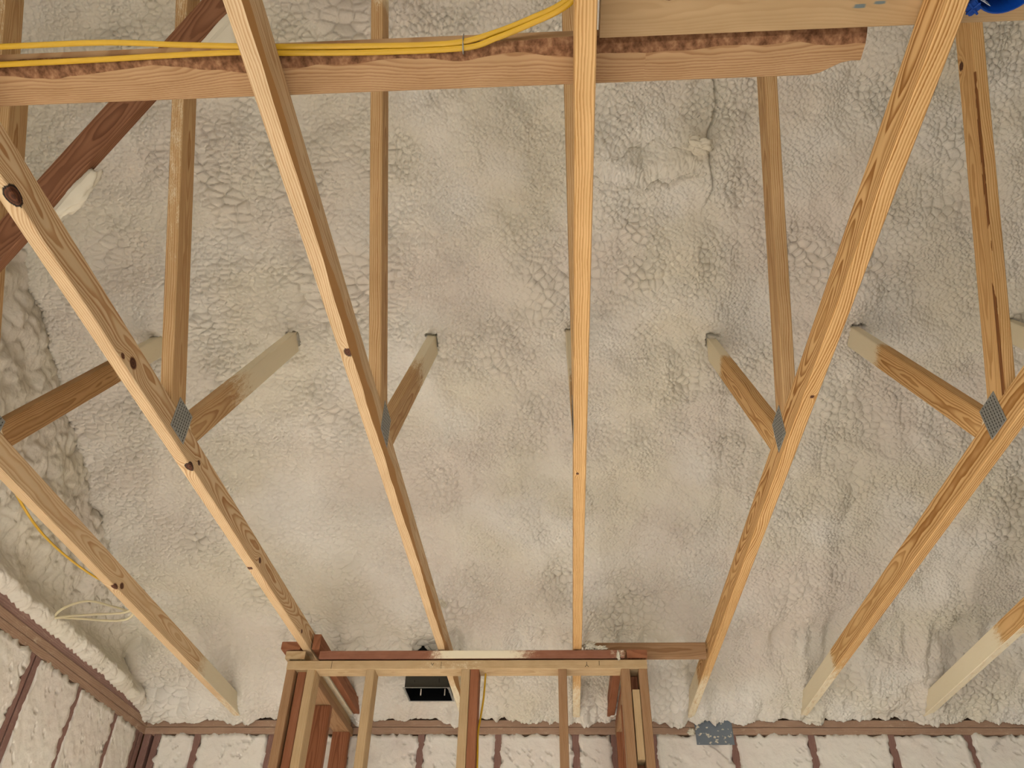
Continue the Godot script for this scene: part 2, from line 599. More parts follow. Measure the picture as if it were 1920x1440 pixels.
	wood["red_plate"] = wood_material({"early": Color(0.55, 0.37, 0.28), "late": Color(0.46, 0.28, 0.20), "seed": 267, "length": 1.6, "nv": 1000, "contrast": 0.7, "cx": 64.0, "coats": [[214, 254, 0.42, 1.05, 0.2, 0.25, 1.0], [214, 254, 1.28, 1.6, 0.03, 0.02, 0.4]]})
	wood["amber"] = wood_material({"early": Color(0.60, 0.47, 0.34), "late": Color(0.49, 0.35, 0.22), "seed": 278, "contrast": 0.8, "cx": 60.0})
	wood["wall"] = wood_material({"early": Color(0.64, 0.53, 0.44), "late": Color(0.56, 0.44, 0.36), "seed": 289, "nv": 800, "contrast": 0.8, "cx": 60.0, "coats": [[0, 254, 0.0, 2.4, 0.01, 0.01, 0.17], [0, 254, 0.2, 0.8, 0.1, 0.1, 0.15], [0, 254, 1.5, 1.9, 0.1, 0.1, 0.22]]})
	wood["stud"] = wood_material({"early": Color(0.53, 0.41, 0.37), "late": Color(0.45, 0.32, 0.28), "seed": 290, "nv": 800, "contrast": 0.8, "cx": 60.0, "coats": [[0, 254, 0.0, 2.4, 0.01, 0.01, 0.18]]})
	wood["gable"] = wood_material({"early": Color(0.60, 0.48, 0.44), "late": Color(0.52, 0.40, 0.36), "seed": 291, "contrast": 0.8, "cx": 60.0, "coats": [[0, 254, 0.0, 2.4, 0.01, 0.01, 0.2]]})
	wood["bark"] = bark_material()
	wood["pitch"] = plain(Color(0.66, 0.49, 0.29), 0.75)


func bark_material() -> StandardMaterial3D:
	var nt := NoiseTexture2D.new()
	var nz := FastNoiseLite.new()
	nz.seed = 77
	nz.frequency = 0.03
	nz.fractal_octaves = 5
	nz.fractal_gain = 0.65
	var ramp := Gradient.new()
	ramp.set_color(0, Color(0.30, 0.20, 0.13))
	ramp.set_color(1, Color(0.66, 0.51, 0.38))
	ramp.add_point(0.45, Color(0.48, 0.34, 0.24))
	nt.width = 256
	nt.height = 1024
	nt.noise = nz
	nt.color_ramp = ramp
	var m := StandardMaterial3D.new()
	m.albedo_texture = nt
	m.roughness = 0.95
	m.metallic_specular = 0.2
	return m


# ------------------------------------------------------------------ foam surfaces
func cells(mm: float, sd: int, domes := false) -> FastNoiseLite:
	var n := FastNoiseLite.new()
	n.seed = sd
	n.noise_type = FastNoiseLite.TYPE_CELLULAR
	n.fractal_type = FastNoiseLite.FRACTAL_NONE
	n.cellular_return_type = FastNoiseLite.RETURN_DISTANCE if domes else FastNoiseLite.RETURN_DISTANCE2_SUB
	n.frequency = 1.0 / mm
	n.domain_warp_enabled = true
	n.domain_warp_frequency = 1.0 / (mm * 2.2)
	n.domain_warp_amplitude = mm * 0.4
	n.domain_warp_fractal_type = FastNoiseLite.DOMAIN_WARP_FRACTAL_NONE
	return n


func waves(mm: float, sd: int, oct := 2) -> FastNoiseLite:
	var n := FastNoiseLite.new()
	n.seed = sd
	n.frequency = 1.0 / mm
	n.fractal_octaves = oct
	return n


func sheet(cols: int, rows: int, v: PackedVector3Array, c: PackedColorArray, uv: PackedVector2Array, flip := false) -> ArrayMesh:
	var n := PackedVector3Array()
	n.resize(v.size())
	for j in rows:
		var up := (j - 1 if j > 0 else 0) * cols
		var dn := (j + 1 if j < rows - 1 else j) * cols
		var row := j * cols
		for i in cols:
			var l := i - 1 if i > 0 else 0
			var r := i + 1 if i < cols - 1 else i
			var g := (v[row + r] - v[row + l]).cross(v[dn + i] - v[up + i])
			n[row + i] = -g.normalized() if flip else g.normalized()
	var ix := PackedInt32Array()
	ix.resize((cols - 1) * (rows - 1) * 6)
	var k := 0
	for j in rows - 1:
		for i in cols - 1:
			var a := j * cols + i
			var b := a + cols
			ix[k] = a
			ix[k + 3] = a
			if flip:
				ix[k + 1] = a + 1
				ix[k + 2] = b + 1
				ix[k + 4] = b + 1
				ix[k + 5] = b
			else:
				ix[k + 1] = b + 1
				ix[k + 2] = a + 1
				ix[k + 4] = b
				ix[k + 5] = b + 1
			k += 6
	var arr := []
	arr.resize(Mesh.ARRAY_MAX)
	arr[Mesh.ARRAY_VERTEX] = v
	arr[Mesh.ARRAY_NORMAL] = n
	arr[Mesh.ARRAY_COLOR] = c
	arr[Mesh.ARRAY_TEX_UV] = uv
	arr[Mesh.ARRAY_INDEX] = ix
	var m := ArrayMesh.new()
	m.add_surface_from_arrays(Mesh.PRIMITIVE_TRIANGLES, arr)
	return m


func steps(a: float, b: float, step: float, c: float, coarse: float) -> PackedFloat32Array:
	var out := PackedFloat32Array()
	var x := a
	while x < b:
		out.append(x)
		x += step
	while x < c:
		out.append(x)
		x += coarse
	out.append(c)
	return out


# cured foam is cream, with batches that came out pinker, yellower or whiter
func foam_tint(a: float, b: float) -> Color:
	var c := Color(0.625, 0.58, 0.488)
	c = c.lerp(Color(0.625, 0.56, 0.485), clampf(a * 1.1, 0.0, 0.7))
	c = c.lerp(Color(0.63, 0.585, 0.455), clampf(-a * 1.0, 0.0, 0.6))
	c = c.lerp(Color(0.68, 0.65, 0.575), clampf(b * 1.5, 0.0, 0.9))
	return c


func roof_foam() -> void:
	var ceiling := setting("ceiling", Vector3(0, PL, 0))
	var cols := 1190
	var zs := steps(-0.03, 3.24, 0.0037, SPAN / 2, 0.03)
	var joint := [2.60, 2.605, 2.57, 2.58, 2.51, 2.558, 2.58]
	var big := cells(34.0, 1, true)
	var mid := cells(21.0, 2, true)
	var small := cells(15.0, 3, true)
	var big_gap := cells(34.0, 1)
	var mid_gap := cells(21.0, 2)
	var small_gap := cells(15.0, 3)
	var swell := waves(420.0, 4)
	var roll := waves(150.0, 5)
	var pick := waves(520.0, 6)
	var pick2 := waves(380.0, 8)
	var hue := waves(900.0, 9)
	var hue2 := waves(600.0, 10)
	var fringe := waves(75.0, 12, 4)
	# where the bumps came out coarse (+) or fine (-): x, z, reach, how much
	var coarse := [[0.30, 2.44, 0.20, 0.40], [0.28, 0.66, 0.30, 0.45], [-0.09, 2.23, 0.20, 0.30], [-1.0, 2.45, 0.40, 0.16], [-1.19, 2.1, 0.3, 0.18], [1.40, 2.8, 0.30, 0.12], [-0.75, 0.6, 0.25, 0.25], [0.33, 2.86, 0.22, -0.7], [-0.36, 2.62, 0.34, -0.45], [0.2, 1.2, 0.45, -0.22], [-0.5, 1.3, 0.45, -0.2], [1.0, 1.3, 0.4, -0.12], [1.0, 2.6, 0.25, -0.2]]
	var rows := zs.size()
	var v := PackedVector3Array()
	v.resize(cols * rows)
	var c := PackedColorArray()
	c.resize(cols * rows)
	var uv := PackedVector2Array()
	uv.resize(cols * rows)
	var at := 0
	for j in rows:
		var z := zs[j]
		var s := z * 1118.0
		var heel := 1.0 - smoothstep(0.10, 0.34, z)
		var dip := exp(-pow((z - 0.43) / 0.09, 2.0))
		var lip := 1.0 - smoothstep(-0.026, -0.008, z)
		var y0 := 1.0 + 0.5 * (z - 1.93)
		var x0 := -2.44
		var wide := 4.98 - 0.25 * z
		for i in cols:
			var x := x0 + wide * i / (cols - 1)
			var m := x * 1000.0
			var w := pick.get_noise_2d(m, s)
			var w2 := pick2.get_noise_2d(m, s)
			# towards the left wall the gun was drawn sideways and the bumps run long
			if x < -0.7:
				m = -700.0 + (m + 700.0) * 0.6
			w *= 0.75
			for q in coarse:
				var qx: float = x - q[0]
				var qz: float = z - q[1]
				var qr: float = (qx * qx + qz * qz) / (q[2] * q[2])
				if qr < 3.0:
					w += float(q[3]) * exp(-qr * 1.4)
			var kb := smoothstep(0.26, 0.42, w + 0.22 * heel)
			var ks := 1.0 - smoothstep(-0.12, 0.10, w)
			var km := 1.0 - maxf(kb, ks)
			var d := 0.036 * swell.get_noise_2d(m, s) + 0.016 * roll.get_noise_2d(m, s)
			var flat_ := 0.75 + 0.5 * w2
			if kb > 0.0:
				var tb := big.get_noise_2d(m, s) + 1.0
				d += kb * flat_ * (0.017 * (0.5 - 1.4 * tb * tb) - 0.011 * (1.0 - smoothstep(0.0, 0.17, big_gap.get_noise_2d(m, s) + 1.0)))
			if km > 0.0:
				var tm := mid.get_noise_2d(m, s) + 1.0
				d += km * flat_ * (0.0105 * (0.5 - 1.5 * tm * tm) - 0.0085 * (1.0 - smoothstep(0.0, 0.22, mid_gap.get_noise_2d(m, s) + 1.0)))
			if ks > 0.0:
				var ts := small.get_noise_2d(m, s) + 1.0
				d += ks * flat_ * (0.0075 * (0.5 - 1.5 * ts * ts) - 0.006 * (1.0 - smoothstep(0.0, 0.28, small_gap.get_noise_2d(m, s) + 1.0)))
			# the foam rides over the hidden top chords
			var kx := roundf(x / SP)
			var dx := x - kx * SP
			if absf(dx) < 0.2:
				var f := 0.5 + 0.9 * swell.get_noise_2d(s * 0.7, kx * 900.0)
				d += 0.016 * f * exp(-dx * dx / 0.0028) - 0.012 * (1.1 - f) * exp(-pow((dx - 0.085) / 0.03, 2.0))
				# a collar and a hollow where each strut goes in
				var kn := clampi(int(kx) + 3, 0, 6)
				var dz := z - 1.931 - (float(joint[kn]) - 2.57) * 0.5
				var rr := dx * dx + dz * dz
				if rr < 0.06:
					d += 0.014 * exp(-pow((sqrt(rr) - 0.10) / 0.04, 2.0)) - 0.016 * exp(-rr / 0.0034)
					# the foam shrank away from the top and one side of the strut
					if absf(dx) < 0.026 and dz > 0.035 and dz < 0.046 + 0.005 * sin(dx * 150.0 + kx * 3.0):
						d -= 0.024
					if absf(dx + 0.022 * signf(kx - 0.5)) < 0.004 and absf(dz - 0.015) < 0.024:
						d -= 0.022
			# the ledge where two passes of the gun met, and the crease at its right
			var back := 0.0
			if x > 0.0 and x < 0.66 and z > 2.2 and z < 3.0:
				var wob := 0.03 * roll.get_noise_1d(m * 1.6)
				var on := smoothstep(0.02, 0.14, x) * (1.0 - smoothstep(0.46, 0.54, x))
				for q in 2:
					var zl: float = (2.555 if q == 0 else 2.655) + 0.02 * sin(x * 17.0 + q * 2.0) + wob
					var lip2 := smoothstep(zl - 0.006, zl + 0.006, z)
					d += (0.050 if q == 0 else 0.024) * on * lip2 * (1.0 - smoothstep(zl + 0.015, zl + 0.16, z))
					back += (0.026 if q == 0 else 0.012) * on * lip2 * (1.0 - smoothstep(zl + 0.008, zl + 0.05, z))
				var cr := 0.548 + 0.012 * sin(z * 23.0) + 0.01 * roll.get_noise_1d(s)
				var run := smoothstep(2.35, 2.55, z) * (1.0 - smoothstep(2.84, 2.96, z))
				d += run * (0.014 * smoothstep(cr - 0.06, cr - 0.01, x) * (1.0 - smoothstep(cr - 0.004, cr, x)) - 0.013 * exp(-pow((x - cr) / 0.006, 2.0)))
			if x > 0.39 and x < 0.52 and z > 2.84 and z < 2.96:
				d += 0.03 * smoothstep(1.0, 0.7, Vector2((x - 0.455) / 0.06, (z - 2.90) / 0.045).length())
			# foam climbs the chords where they meet the heel
			if z < 0.9:
				d += (0.022 + 0.03 * roll.get_noise_2d(s, kx * 700.0)) * exp(-pow((absf(dx) - 0.05) / 0.035, 2.0)) * (1.0 - smoothstep(0.25, 0.8, z)) * (1.0 - lip)
			# heel over the wall plate
			d += (0.049 + 0.020 * roll.get_noise_2d(m * 1.4, s * 0.5 + 700.0)) * heel * (1.0 - lip)
			d -= 0.034 * dip * (1.0 + 1.5 * roll.get_noise_1d(m))
			if z < 0.03:
				d += 0.026 * fringe.get_noise_1d(m) * (1.0 - lip) * (1.0 - smoothstep(0.0, 0.03, z))
			d = lerpf(d, -0.02, lip)
			v[at] = Vector3(x, y0 - d * 0.8944, z + d * 0.4472 - back)
			c[at] = foam_tint(hue.get_noise_2d(m, s), hue2.get_noise_2d(m, s) + 0.25 * heel)
			uv[at] = Vector2(x, s * 0.001)
			at += 1
	var front := put("spray_foam", sheet(cols, rows, v, c, uv), foam_mat, ceiling)
	front.set_meta("label", "cream spray foam")
	put("foam_chip", lump(Vector3(0.056, 0.024, 0.036), 17, 0.4, 0.7), foam_mat, ceiling, Transform3D(Basis(Vector3.UP, 0.4), Vector3(0.498, 1.302, 2.688)))
	# out of frame: the rest of this slope to the right, and the slope behind the camera
	v = PackedVector3Array()
	c = PackedColorArray()
	uv = PackedVector2Array()
	for j in 100:
		for i in 60:
			var z := -0.03 + (SPAN / 2 + 0.03) * j / 99.0
			var x := lerpf(2.535 - 0.25 * z, RIGHT_X + 0.1, i / 59.0)
			var d := 0.016 * swell.get_noise_2d(x * 1000.0, z * 1118.0) + 0.004
			v.append(Vector3(x, 1.0 + 0.5 * (z - 1.93) - d * 0.8944, z + d * 0.4472))
			c.append(foam_tint(0.0, 0.0))
			uv.append(Vector2(x, z * 1.118))
	put("spray_foam", sheet(60, 100, v, c, uv), foam_mat, ceiling)
	var xs := steps(-2.44, -2.4, 0.04, RIGHT_X + 0.1, 0.05)
	zs = steps(SPAN / 2, SPAN / 2 + 0.01, 0.01, SPAN + 0.03, 0.05)
	v = PackedVector3Array()
	c = PackedColorArray()
	uv = PackedVector2Array()
	for z in zs:
		for x in xs:
			var d := 0.03 * swell.get_noise_2d(x * 1000.0, z * 1000.0)
			v.append(Vector3(x, 1.0 + 0.5 * (SPAN - z - 1.93) - d, z))
			c.append(foam_tint(0.0, 0.0))
			uv.append(Vector2(x, z))
	put("spray_foam", sheet(xs.size(), zs.size(), v, c, uv), foam_mat, ceiling)
	# the deck above the foam
	for side in 2:
		var sg := 1.0 if side == 0 else -1.0
		var b := Bag.new()
		var len := 4.9
		b.box(Vector3(0, 0, 0), Vector3(RIGHT_X + 2.9, 0.02, len))
		var o := put("roof_deck", b.mesh(), plain(Color(0.55, 0.42, 0.27), 0.9), ceiling)
		var zc := 1.75 if side == 0 else SPAN - 1.75
		o.transform = Transform3D(Basis(Vector3.RIGHT, atan(0.5) * -sg), Vector3((RIGHT_X - 2.5) / 2, 1.0 + 0.5 * (1.75 - 1.93) + 0.22, zc))


func gable_foam() -> void:
	# foam on the gable truss above the left wall: a roll along the plate, a hollow, then lumps up to the roof
	var wall := get_node("wall_left")
	var zs := steps(0.0, 2.7, 0.0075, 3.85, 0.03)
	var rows := 150
	var cols := zs.size()
	var big := cells(85.0, 41)
	var mid := cells(34.0, 42)
	var roll := waves(200.0, 43, 3)
	var swell := waves(420.0, 44)
	var hue := waves(700.0, 45)
	var rag := waves(40.0, 46, 3)
	var v := PackedVector3Array()
	var c := PackedColorArray()
	var uv := PackedVector2Array()
	for j in rows:
		for i in cols:
			var z := zs[i]
			var y_lo: float = clampf(0.05 * z, 0.0, 0.03) + 0.014 * rag.get_noise_1d(z * 1000.0)
			var y_hi := 1.0 + 0.5 * (z - 1.93) + 0.06
			var f := float(j) / (rows - 1)
			var y := lerpf(y_lo, maxf(y_hi, y_lo + 0.05), pow(f, 1.25))
			var h := y - y_lo
			var m := z * 1000.0
			var s := y * 1000.0
			var d := 0.012 + 0.05 * exp(-pow((h - 0.055) / 0.05, 2.0)) - 0.025 * exp(-pow((h - 0.2) / 0.07, 2.0)) + 0.035 * smoothstep(0.2, 0.5, h)
			var tb := (big.get_noise_2d(m, s) + 1.0) * 3.0
			var tm := (mid.get_noise_2d(m, s) + 1.0) * 3.0
			d += 0.03 * roll.get_noise_2d(m, s) + 0.02 * swell.get_noise_2d(m, s)
			d += 0.016 * tb / sqrt(1.0 + tb * tb) * smoothstep(0.08, 0.3, h) + 0.005 * tm / sqrt(1.0 + tm * tm)
			d *= smoothstep(-0.001, 0.02, h)
			v.append(Vector3(WALL_X - 0.028 + d - (0.03 if j == 0 else 0.0), PL + y, z))
			c.append(foam_tint(hue.get_noise_2d(m, s) - 0.2, 0.1))
			uv.append(Vector2(z, y))
	put("spray_foam", sheet(cols, rows, v, c, uv, true), foam_mat, wall)


# a stud bay filled with foam that was trimmed back to the studs: ragged at its edges, torn and pitted across
func infill(width: float, top: float, deep: float, sd: int) -> ArrayMesh:
	var nx := int(width / 0.009)
	var heights := steps(0.0, deep, 0.009, top, 0.12)
	var ny := heights.size()
	var rag := waves(70.0, sd, 5)
	var tear := waves(90.0, sd + 3, 4)
	var pit := cells(70.0, sd + 5)
	var v := PackedVector3Array()
	var c := PackedColorArray()
	var uv := PackedVector2Array()
	for j in ny:
		for i in nx:
			var x := width * (float(i) / (nx - 1) - 0.5)
			var y := -heights[j]
			var m := x * 1000.0
			var s := y * 1000.0
			var edge := mini(mini(i, nx - 1 - i), j)
			var d := 0.002 + 0.0045 * tear.get_noise_2d(m, s)
			var p := pit.get_noise_2d(m * 0.8, s)
			if p < -0.975 and tear.get_noise_2d(m * 0.5, s * 0.5 + 900.0) > 0.05:
				d -= 0.012
			if edge <= 1:
				d += 0.004 + 0.008 * rag.get_noise_2d(m, s + 300.0)
				var o := 0.020 * rag.get_noise_2d(m * 1.3 + 50.0, s)
				if i <= 1 or i >= nx - 2:
					x += o * (-1.0 if i <= 1 else 1.0) + 0.008 * signf(x)
				if j <= 1:
					y += 0.012 + 0.022 * rag.get_noise_2d(m * 1.1, 900.0)
			if edge == 0:
				d = -0.03
			v.append(Vector3(x, y, d))
			c.append(Color(0.74, 0.71, 0.625).lerp(Color(0.70, 0.645, 0.57), clampf(0.5 + tear.get_noise_2d(m * 0.3, s * 0.3), 0.0, 1.0)))
			uv.append(Vector2(x, y) * 1.6 + Vector2(sd * 0.37, 0))
	return sheet(nx, ny, v, c, uv)


# ------------------------------------------------------------------ the room
func room() -> void:
	var floor_ := setting("floor")
	var slab := plain(Color(0.47, 0.46, 0.44), 0.85)
	put("slab", box_mesh(Vector3((RIGHT_X - 2.5) / 2, -0.06, SPAN / 2), Vector3(RIGHT_X + 2.9, 0.12, SPAN + 0.4)), slab, floor_)
	var ground := setting("ground")
	put("driveway", box_mesh(Vector3(0.5, -0.16, SPAN + 20.2), Vector3(60, 0.12, 40)), plain(Color(0.56, 0.54, 0.50), 0.95), ground)
	var sheathing := plain(Color(0.62, 0.50, 0.34), 0.9)
	var face := plain(Color(0.52, 0.45, 0.35), 0.95)
	var stud2x6 := board(PL - 0.076, 0.14, 0.038)
	# far wall: double top plate, studs on 16-inch centres, foam in the bays
	var far := setting("wall_far")
	put("sheathing", box_mesh(Vector3((RIGHT_X - 2.5) / 2, PL / 2, -0.151), Vector3(RIGHT_X + 2.8, PL, 0.02)), sheathing, far)
	put("top_plate", board(RIGHT_X + 2.36, 0.14, 0.036), wood.wall, far, along_x(Vector3(WALL_X, PL - 0.019, -0.07)))
	put("top_plate", board(RIGHT_X + 2.36, 0.14, 0.036, {"start": 0.9}), wood.wall, far, along_x(Vector3(WALL_X, PL - 0.057, -0.069)))
	put("heel_block", box_mesh(Vector3((RIGHT_X - 2.36) / 2, PL + 0.07, -0.065), Vector3(RIGHT_X + 2.3, 0.14, 0.03)), plain(Color(0.55, 0.47, 0.40), 0.9), far)
	var spots := [-2.343, -2.287, -2.06, -1.65, -1.24, -0.83, -0.415, 0.0, 0.205, 0.41, 0.83, 1.235, 1.645, 2.04, 2.45, 2.86, 3.27, 3.58]
	for i in spots.size():
		put("stud", stud2x6, wood.stud, far, upright(Vector3(spots[i], 0, -0.072 - 0.004 * (i % 2))))
	for i in spots.size() - 1:
		var w: float = spots[i + 1] - spots[i] - 0.038
		var deep := 0.9 if i < 14 else 0.02
		if w < 0.04:
			continue
		put("foam_infill", infill(w, PL - 0.08, deep, 300 + i * 11), crust_mat, far, Transform3D(Basis.IDENTITY, Vector3((spots[i] + spots[i + 1]) / 2, PL - 0.082, -0.004)))
	# left wall
	var left := setting("wall_left")
	for q in [[Vector3(0, PL / 2 + 1.1, 2.15), Vector3(0.02, PL + 2.4, 4.6)], [Vector3(0, PL / 2 + 1.1, 7.5), Vector3(0.02, PL + 2.4, 0.8)], [Vector3(0, 0.4, 5.8), Vector3(0.02, 0.8, 2.8)], [Vector3(0, 3.6, 5.8), Vector3(0.02, 2.7, 2.8)]]:
		put("sheathing", box_mesh(q[0] + Vector3(WALL_X - 0.15, 0, 0), q[1]), sheathing, left)
	var turn := Transform3D(Basis(Vector3.UP, Vector3.LEFT, Vector3.BACK), Vector3(WALL_X - 0.07, PL - 0.019, 0.0))
	put("top_plate", board(SPAN, 0.14, 0.036, {"start": 0.4}), wood.wall, left, turn)
	turn.origin.y = PL - 0.057
	put("top_plate", board(SPAN, 0.14, 0.036, {"start": 1.5}), wood.wall, left, turn)
	put("gable_chord", board(SPAN, 0.115, 0.038, {"start": 0.2}), wood.gable, left, Transform3D(Basis.IDENTITY, Vector3(WALL_X - 0.027, PL + 0.0585, 0.0)))
	var zspots := [0.02, 0.075, 0.345, 0.745, 1.130, 1.178, 1.56, 1.97, 2.37, 2.78, 3.6, 4.4, 7.2, 7.6]
	for z in zspots:
		put("stud", stud2x6, wood.stud, left, upright_side(Vector3(WALL_X - 0.073, 0, z)))
	for i in zspots.size() - 1:
		var w: float = zspots[i + 1] - zspots[i] - 0.038
		if w > 0.05 and w < 2.0:
			put("foam_infill", infill(w, PL - 0.08, 0.9 if i < 7 else 0.02, 600 + i * 7), crust_mat, left, Transform3D(Basis(Vector3.UP, PI / 2), Vector3(WALL_X - 0.004, PL - 0.082, (zspots[i] + zspots[i + 1]) / 2)))
	# right wall with a window, near wall with the big door opening
	var right := setting("wall_right")
	for q in [[Vector3(0, PL / 2 + 1.1, 0.9), Vector3(0.16, PL + 2.4, 2.1)], [Vector3(0, PL / 2 + 1.1, 6.0), Vector3(0.16, PL + 2.4, 3.8)], [Vector3(0, 0.45, 3.02), Vector3(0.16, 0.9, 2.16)], [Vector3(0, PL / 2 + 2.1, 3.02), Vector3(0.16, PL + 0.4, 2.16)]]:
		put("wall_panel", box_mesh(q[0] + Vector3(RIGHT_X + 0.08, 0, 0), q[1]), face, right)
	var near := setting("wall_near")
	for q in [[Vector3(-2.4, PL / 2, 0), Vector3(0.3, PL, 0.16)], [Vector3(2.55, PL / 2, 0), Vector3(2.3, PL, 0.16)], [Vector3(-0.4, 2.525, 0), Vector3(3.8, 0.45, 0.16)], [Vector3(-0.4, 0.425, 0), Vector3(3.8, 0.85, 0.16)], [Vector3(0.4, PL + 1.0, 0), Vector3(6.3, 1.96, 0.16)]]:
		put("wall_panel", box_mesh(q[0] + Vector3(0, 0, SPAN + 0.08), q[1]), face, near)


# ------------------------------------------------------------------ trusses
func plate_mesh(w: float, h: float) -> ArrayMesh:
	return box_mesh(Vector3.ZERO, Vector3(0.0016, h, w), 0.0005)


func slot_mesh(w: float, h: float) -> ArrayMesh:
	# the punched slots of a nail plate, in columns; each is a short bent tooth hole
	var b := Bag.new()
	var cols := 7
	var rows := 9
	for i in cols:
		for j in rows:
			var z := w * ((i + 0.5) / cols - 0.5)
			var y := h * ((j + (0.25 if i % 2 == 0 else 0.75)) / rows - 0.5)
			b.box(Vector3(0, y, z), Vector3(0.0024, 0.0065, 0.0028))
	return b.mesh()


func trusses() -> void:
	var off := [-0.0116, 0.0021, 0.0101, 0.0074, 0.0045, -0.0178, 0.0053]
	var slant := [0.0174, -0.0076, -0.0116, -0.0201, -0.0101, 0.0081, 0.0113]
	var joint := [2.60, 2.605, 2.57, 2.58, 2.51, 2.558, 2.58]
	var strut := ["web_f", "web_d", "web_a", "web_d", "web_e", "web_e", "web_e"]
	var tie := ["web_b", "web_b", "web_g", "web_g", "web_g", "web_c", "web_g"]
	var labels := [
		"leftmost roof truss, nearest the left wall, with a scab block on its tall web",
		"knotty roof truss whose bottom chord lands on the left end of the framed partition",
		"roof truss with a dark waney edge, landing behind the partition above the black fan housing",
		"roof truss seen edge on in the middle, its bottom chord a straight upright stripe",
		"golden-grained roof truss that holds the right end of the short blocking board",
		"roof truss second from the right, dark pitch streak down its tall web",
		"roof truss at the far right, its chord end thickly coated with pale yellow foam"]
	var pm := plate_mesh(0.1, 0.104)
	var sm := slot_mesh(0.092, 0.096)
	var slot_dark := plain(Color(0.12, 0.12, 0.12), 0.6, 0.3)
	var t := 0.038
	var w := 0.089
	for n in 7:
		var k := n - 3
		var root := thing("roof_truss", labels[n], "truss", Vector3(k * SP + off[n], PL, 0), "fink trusses under the foamed roof")
		root.rotation.y = atan(slant[n] / 3.0)
		# bottom chord
		var o := {"repeat": 4.2, "start": -0.12}
		if k == -1:
			o["wane"] = {"corner": "bottom_right", "a": 0.006, "b": 0.026, "seed": 8, "wave": 500.0}
		var chord := put("bottom_chord", board(SPAN + 0.24, w, t, o), null, root, Transform3D(Basis.IDENTITY, Vector3(0, w / 2, -0.12)))
		chord.set_surface_override_material(0, wood["chord_%d" % k])
		if o.has("wane"):
			chord.set_surface_override_material(1, wood.pitch)
		# top chords, buried in the foam
		for side in 2:
			var d := Vector3(0, 0.4472, 0.8944) if side == 0 else Vector3(0, 0.4472, -0.8944)
			put("top_chord", board(4.5, w, t), wood.pale, root, Transform3D(Basis(Vector3.RIGHT if side == 0 else Vector3.LEFT, Vector3(0, 0.8944, -0.4472) if side == 0 else Vector3(0, 0.8944, 0.4472), d), Vector3(0, 0.07, -0.25 if side == 0 else SPAN + 0.25)))
		# webs: a strut up into the foam and a tie towards the ridge, on either half of the span
		for side in 2:
			var f := 1.0 if side == 0 else -1.0
			var z0 := 0.0 if side == 0 else SPAN
			var zj: float = joint[n] if side == 0 else 2.58
			var da := Vector3(0, 0.840, -0.543 * f)
			var db := Vector3(0, 0.845, 0.535 * f)
			web(root, strut[n], da, Vector3(0, w, z0 + f * (zj - 0.052)), 1.30, f, false)
			web(root, tie[n], db, Vector3(0, w, z0 + f * (zj + 0.0535)), 2.28, f, true)
			for sx in [-1.0, 1.0]:
				var p := put("truss_plate", pm, metal_mat, root, Transform3D(Basis.IDENTITY, Vector3(sx * (t / 2 + 0.0008), 0.076, z0 + f * (zj + 0.022))))
				if side == 0:
					var s := put("slots", sm, slot_dark, p)
					s.set_meta("kind", "stuff")
		if k == -3:
			put("scab_block", board(0.26, w, t, {"start": 0.7, "cut1": -0.6}), wood.web_b, root, Transform3D(Basis(Vector3.RIGHT, Vector3(0, -0.535, 0.845), Vector3(0, 0.845, 0.535)) * Basis.IDENTITY, Vector3(0.0385, 0.72, 3.053)))


func web(root: Node3D, look: String, d: Vector3, foot: Vector3, length: float, f: float, tie: bool) -> void:
	var side := Vector3.RIGHT
	var y := d.cross(side)
	# local y points away from the room's middle of the joint; keep x, y, z right-handed
	var lean: float = (Vector3(0, 0, 1).dot(d) / Vector3(0, 1, 0).dot(d))
	var cut := -Vector3.UP.dot(y) / Vector3.UP.dot(d)
	var m := board(length, 0.089, 0.038, {"cut0": cut, "start": 0.0})
	put("tie_web" if tie else "strut_web", m, wood[look], root, Transform3D(Basis(side, y, d), foot))


# ------------------------------------------------------------------ boards on top of the chords, brace, cables
func catwalk() -> void:
	# reddish waney board lying across the chords, its right end sawn to a scallop
	var a := thing("waney_board", "long reddish board with a rough bark edge lying across the bottom chords, cables along it", "board", Vector3(-2.30, PL + 0.108, 3.7095))
	var m := waney_mesh(2.805)
	var bm := put("plank", m, null, a)
	bm.set_surface_override_material(0, wood.fir)
	bm.set_surface_override_material(1, wood.bark)
	var b := put("clean_board", board(3.6, 0.089, 0.038, {"start": 0.0}), wood.spruce, self, along_x(Vector3(0.012, PL + 0.108, 3.8005)))
	b.name = numbered("pale_board")
	tag(b, "pale clean-edged board lying across the chords at the top right, beside the reddish waney board", "board")
	# brown diagonal brace nailed under the tie webs
	var u := Vector3(0.668, 0.616, 0.416).normalized()
	var nrm := Vector3(0, -0.56, 0.83)
	nrm = (nrm - u * nrm.dot(u)).normalized()
	var wv := nrm.cross(u).normalized()
	var mid := Vector3(-1.431, PL + 0.787, 3.189) - nrm * 0.019
	var br := thing("diagonal_brace", "dark brown brace board running diagonally across the webs at the upper left", "brace", mid)
	put("plank", board(1.95, 0.089, 0.038, {"start": -0.2}), wood.brace, br, Transform3D(Basis(nrm, u.cross(nrm).normalized(), u), -u * 0.82))
	var g := lump(Vector3(0.020, 0.10, 0.047), 21, 0.26, 1.0)
	put("foam_overspray", g, foam_mat, br, Transform3D(Basis(nrm, u, nrm.cross(u)), -u * 0.215 + wv * -0.048 - nrm * 0.012))
	put("foam_overspray", lump(Vector3(0.028, 0.15, 0.07), 9, 0.16, 1.2), foam_mat, br, Transform3D(Basis(nrm, u, nrm.cross(u)), u * 0.40 + wv * -0.062 - nrm * 0.01))


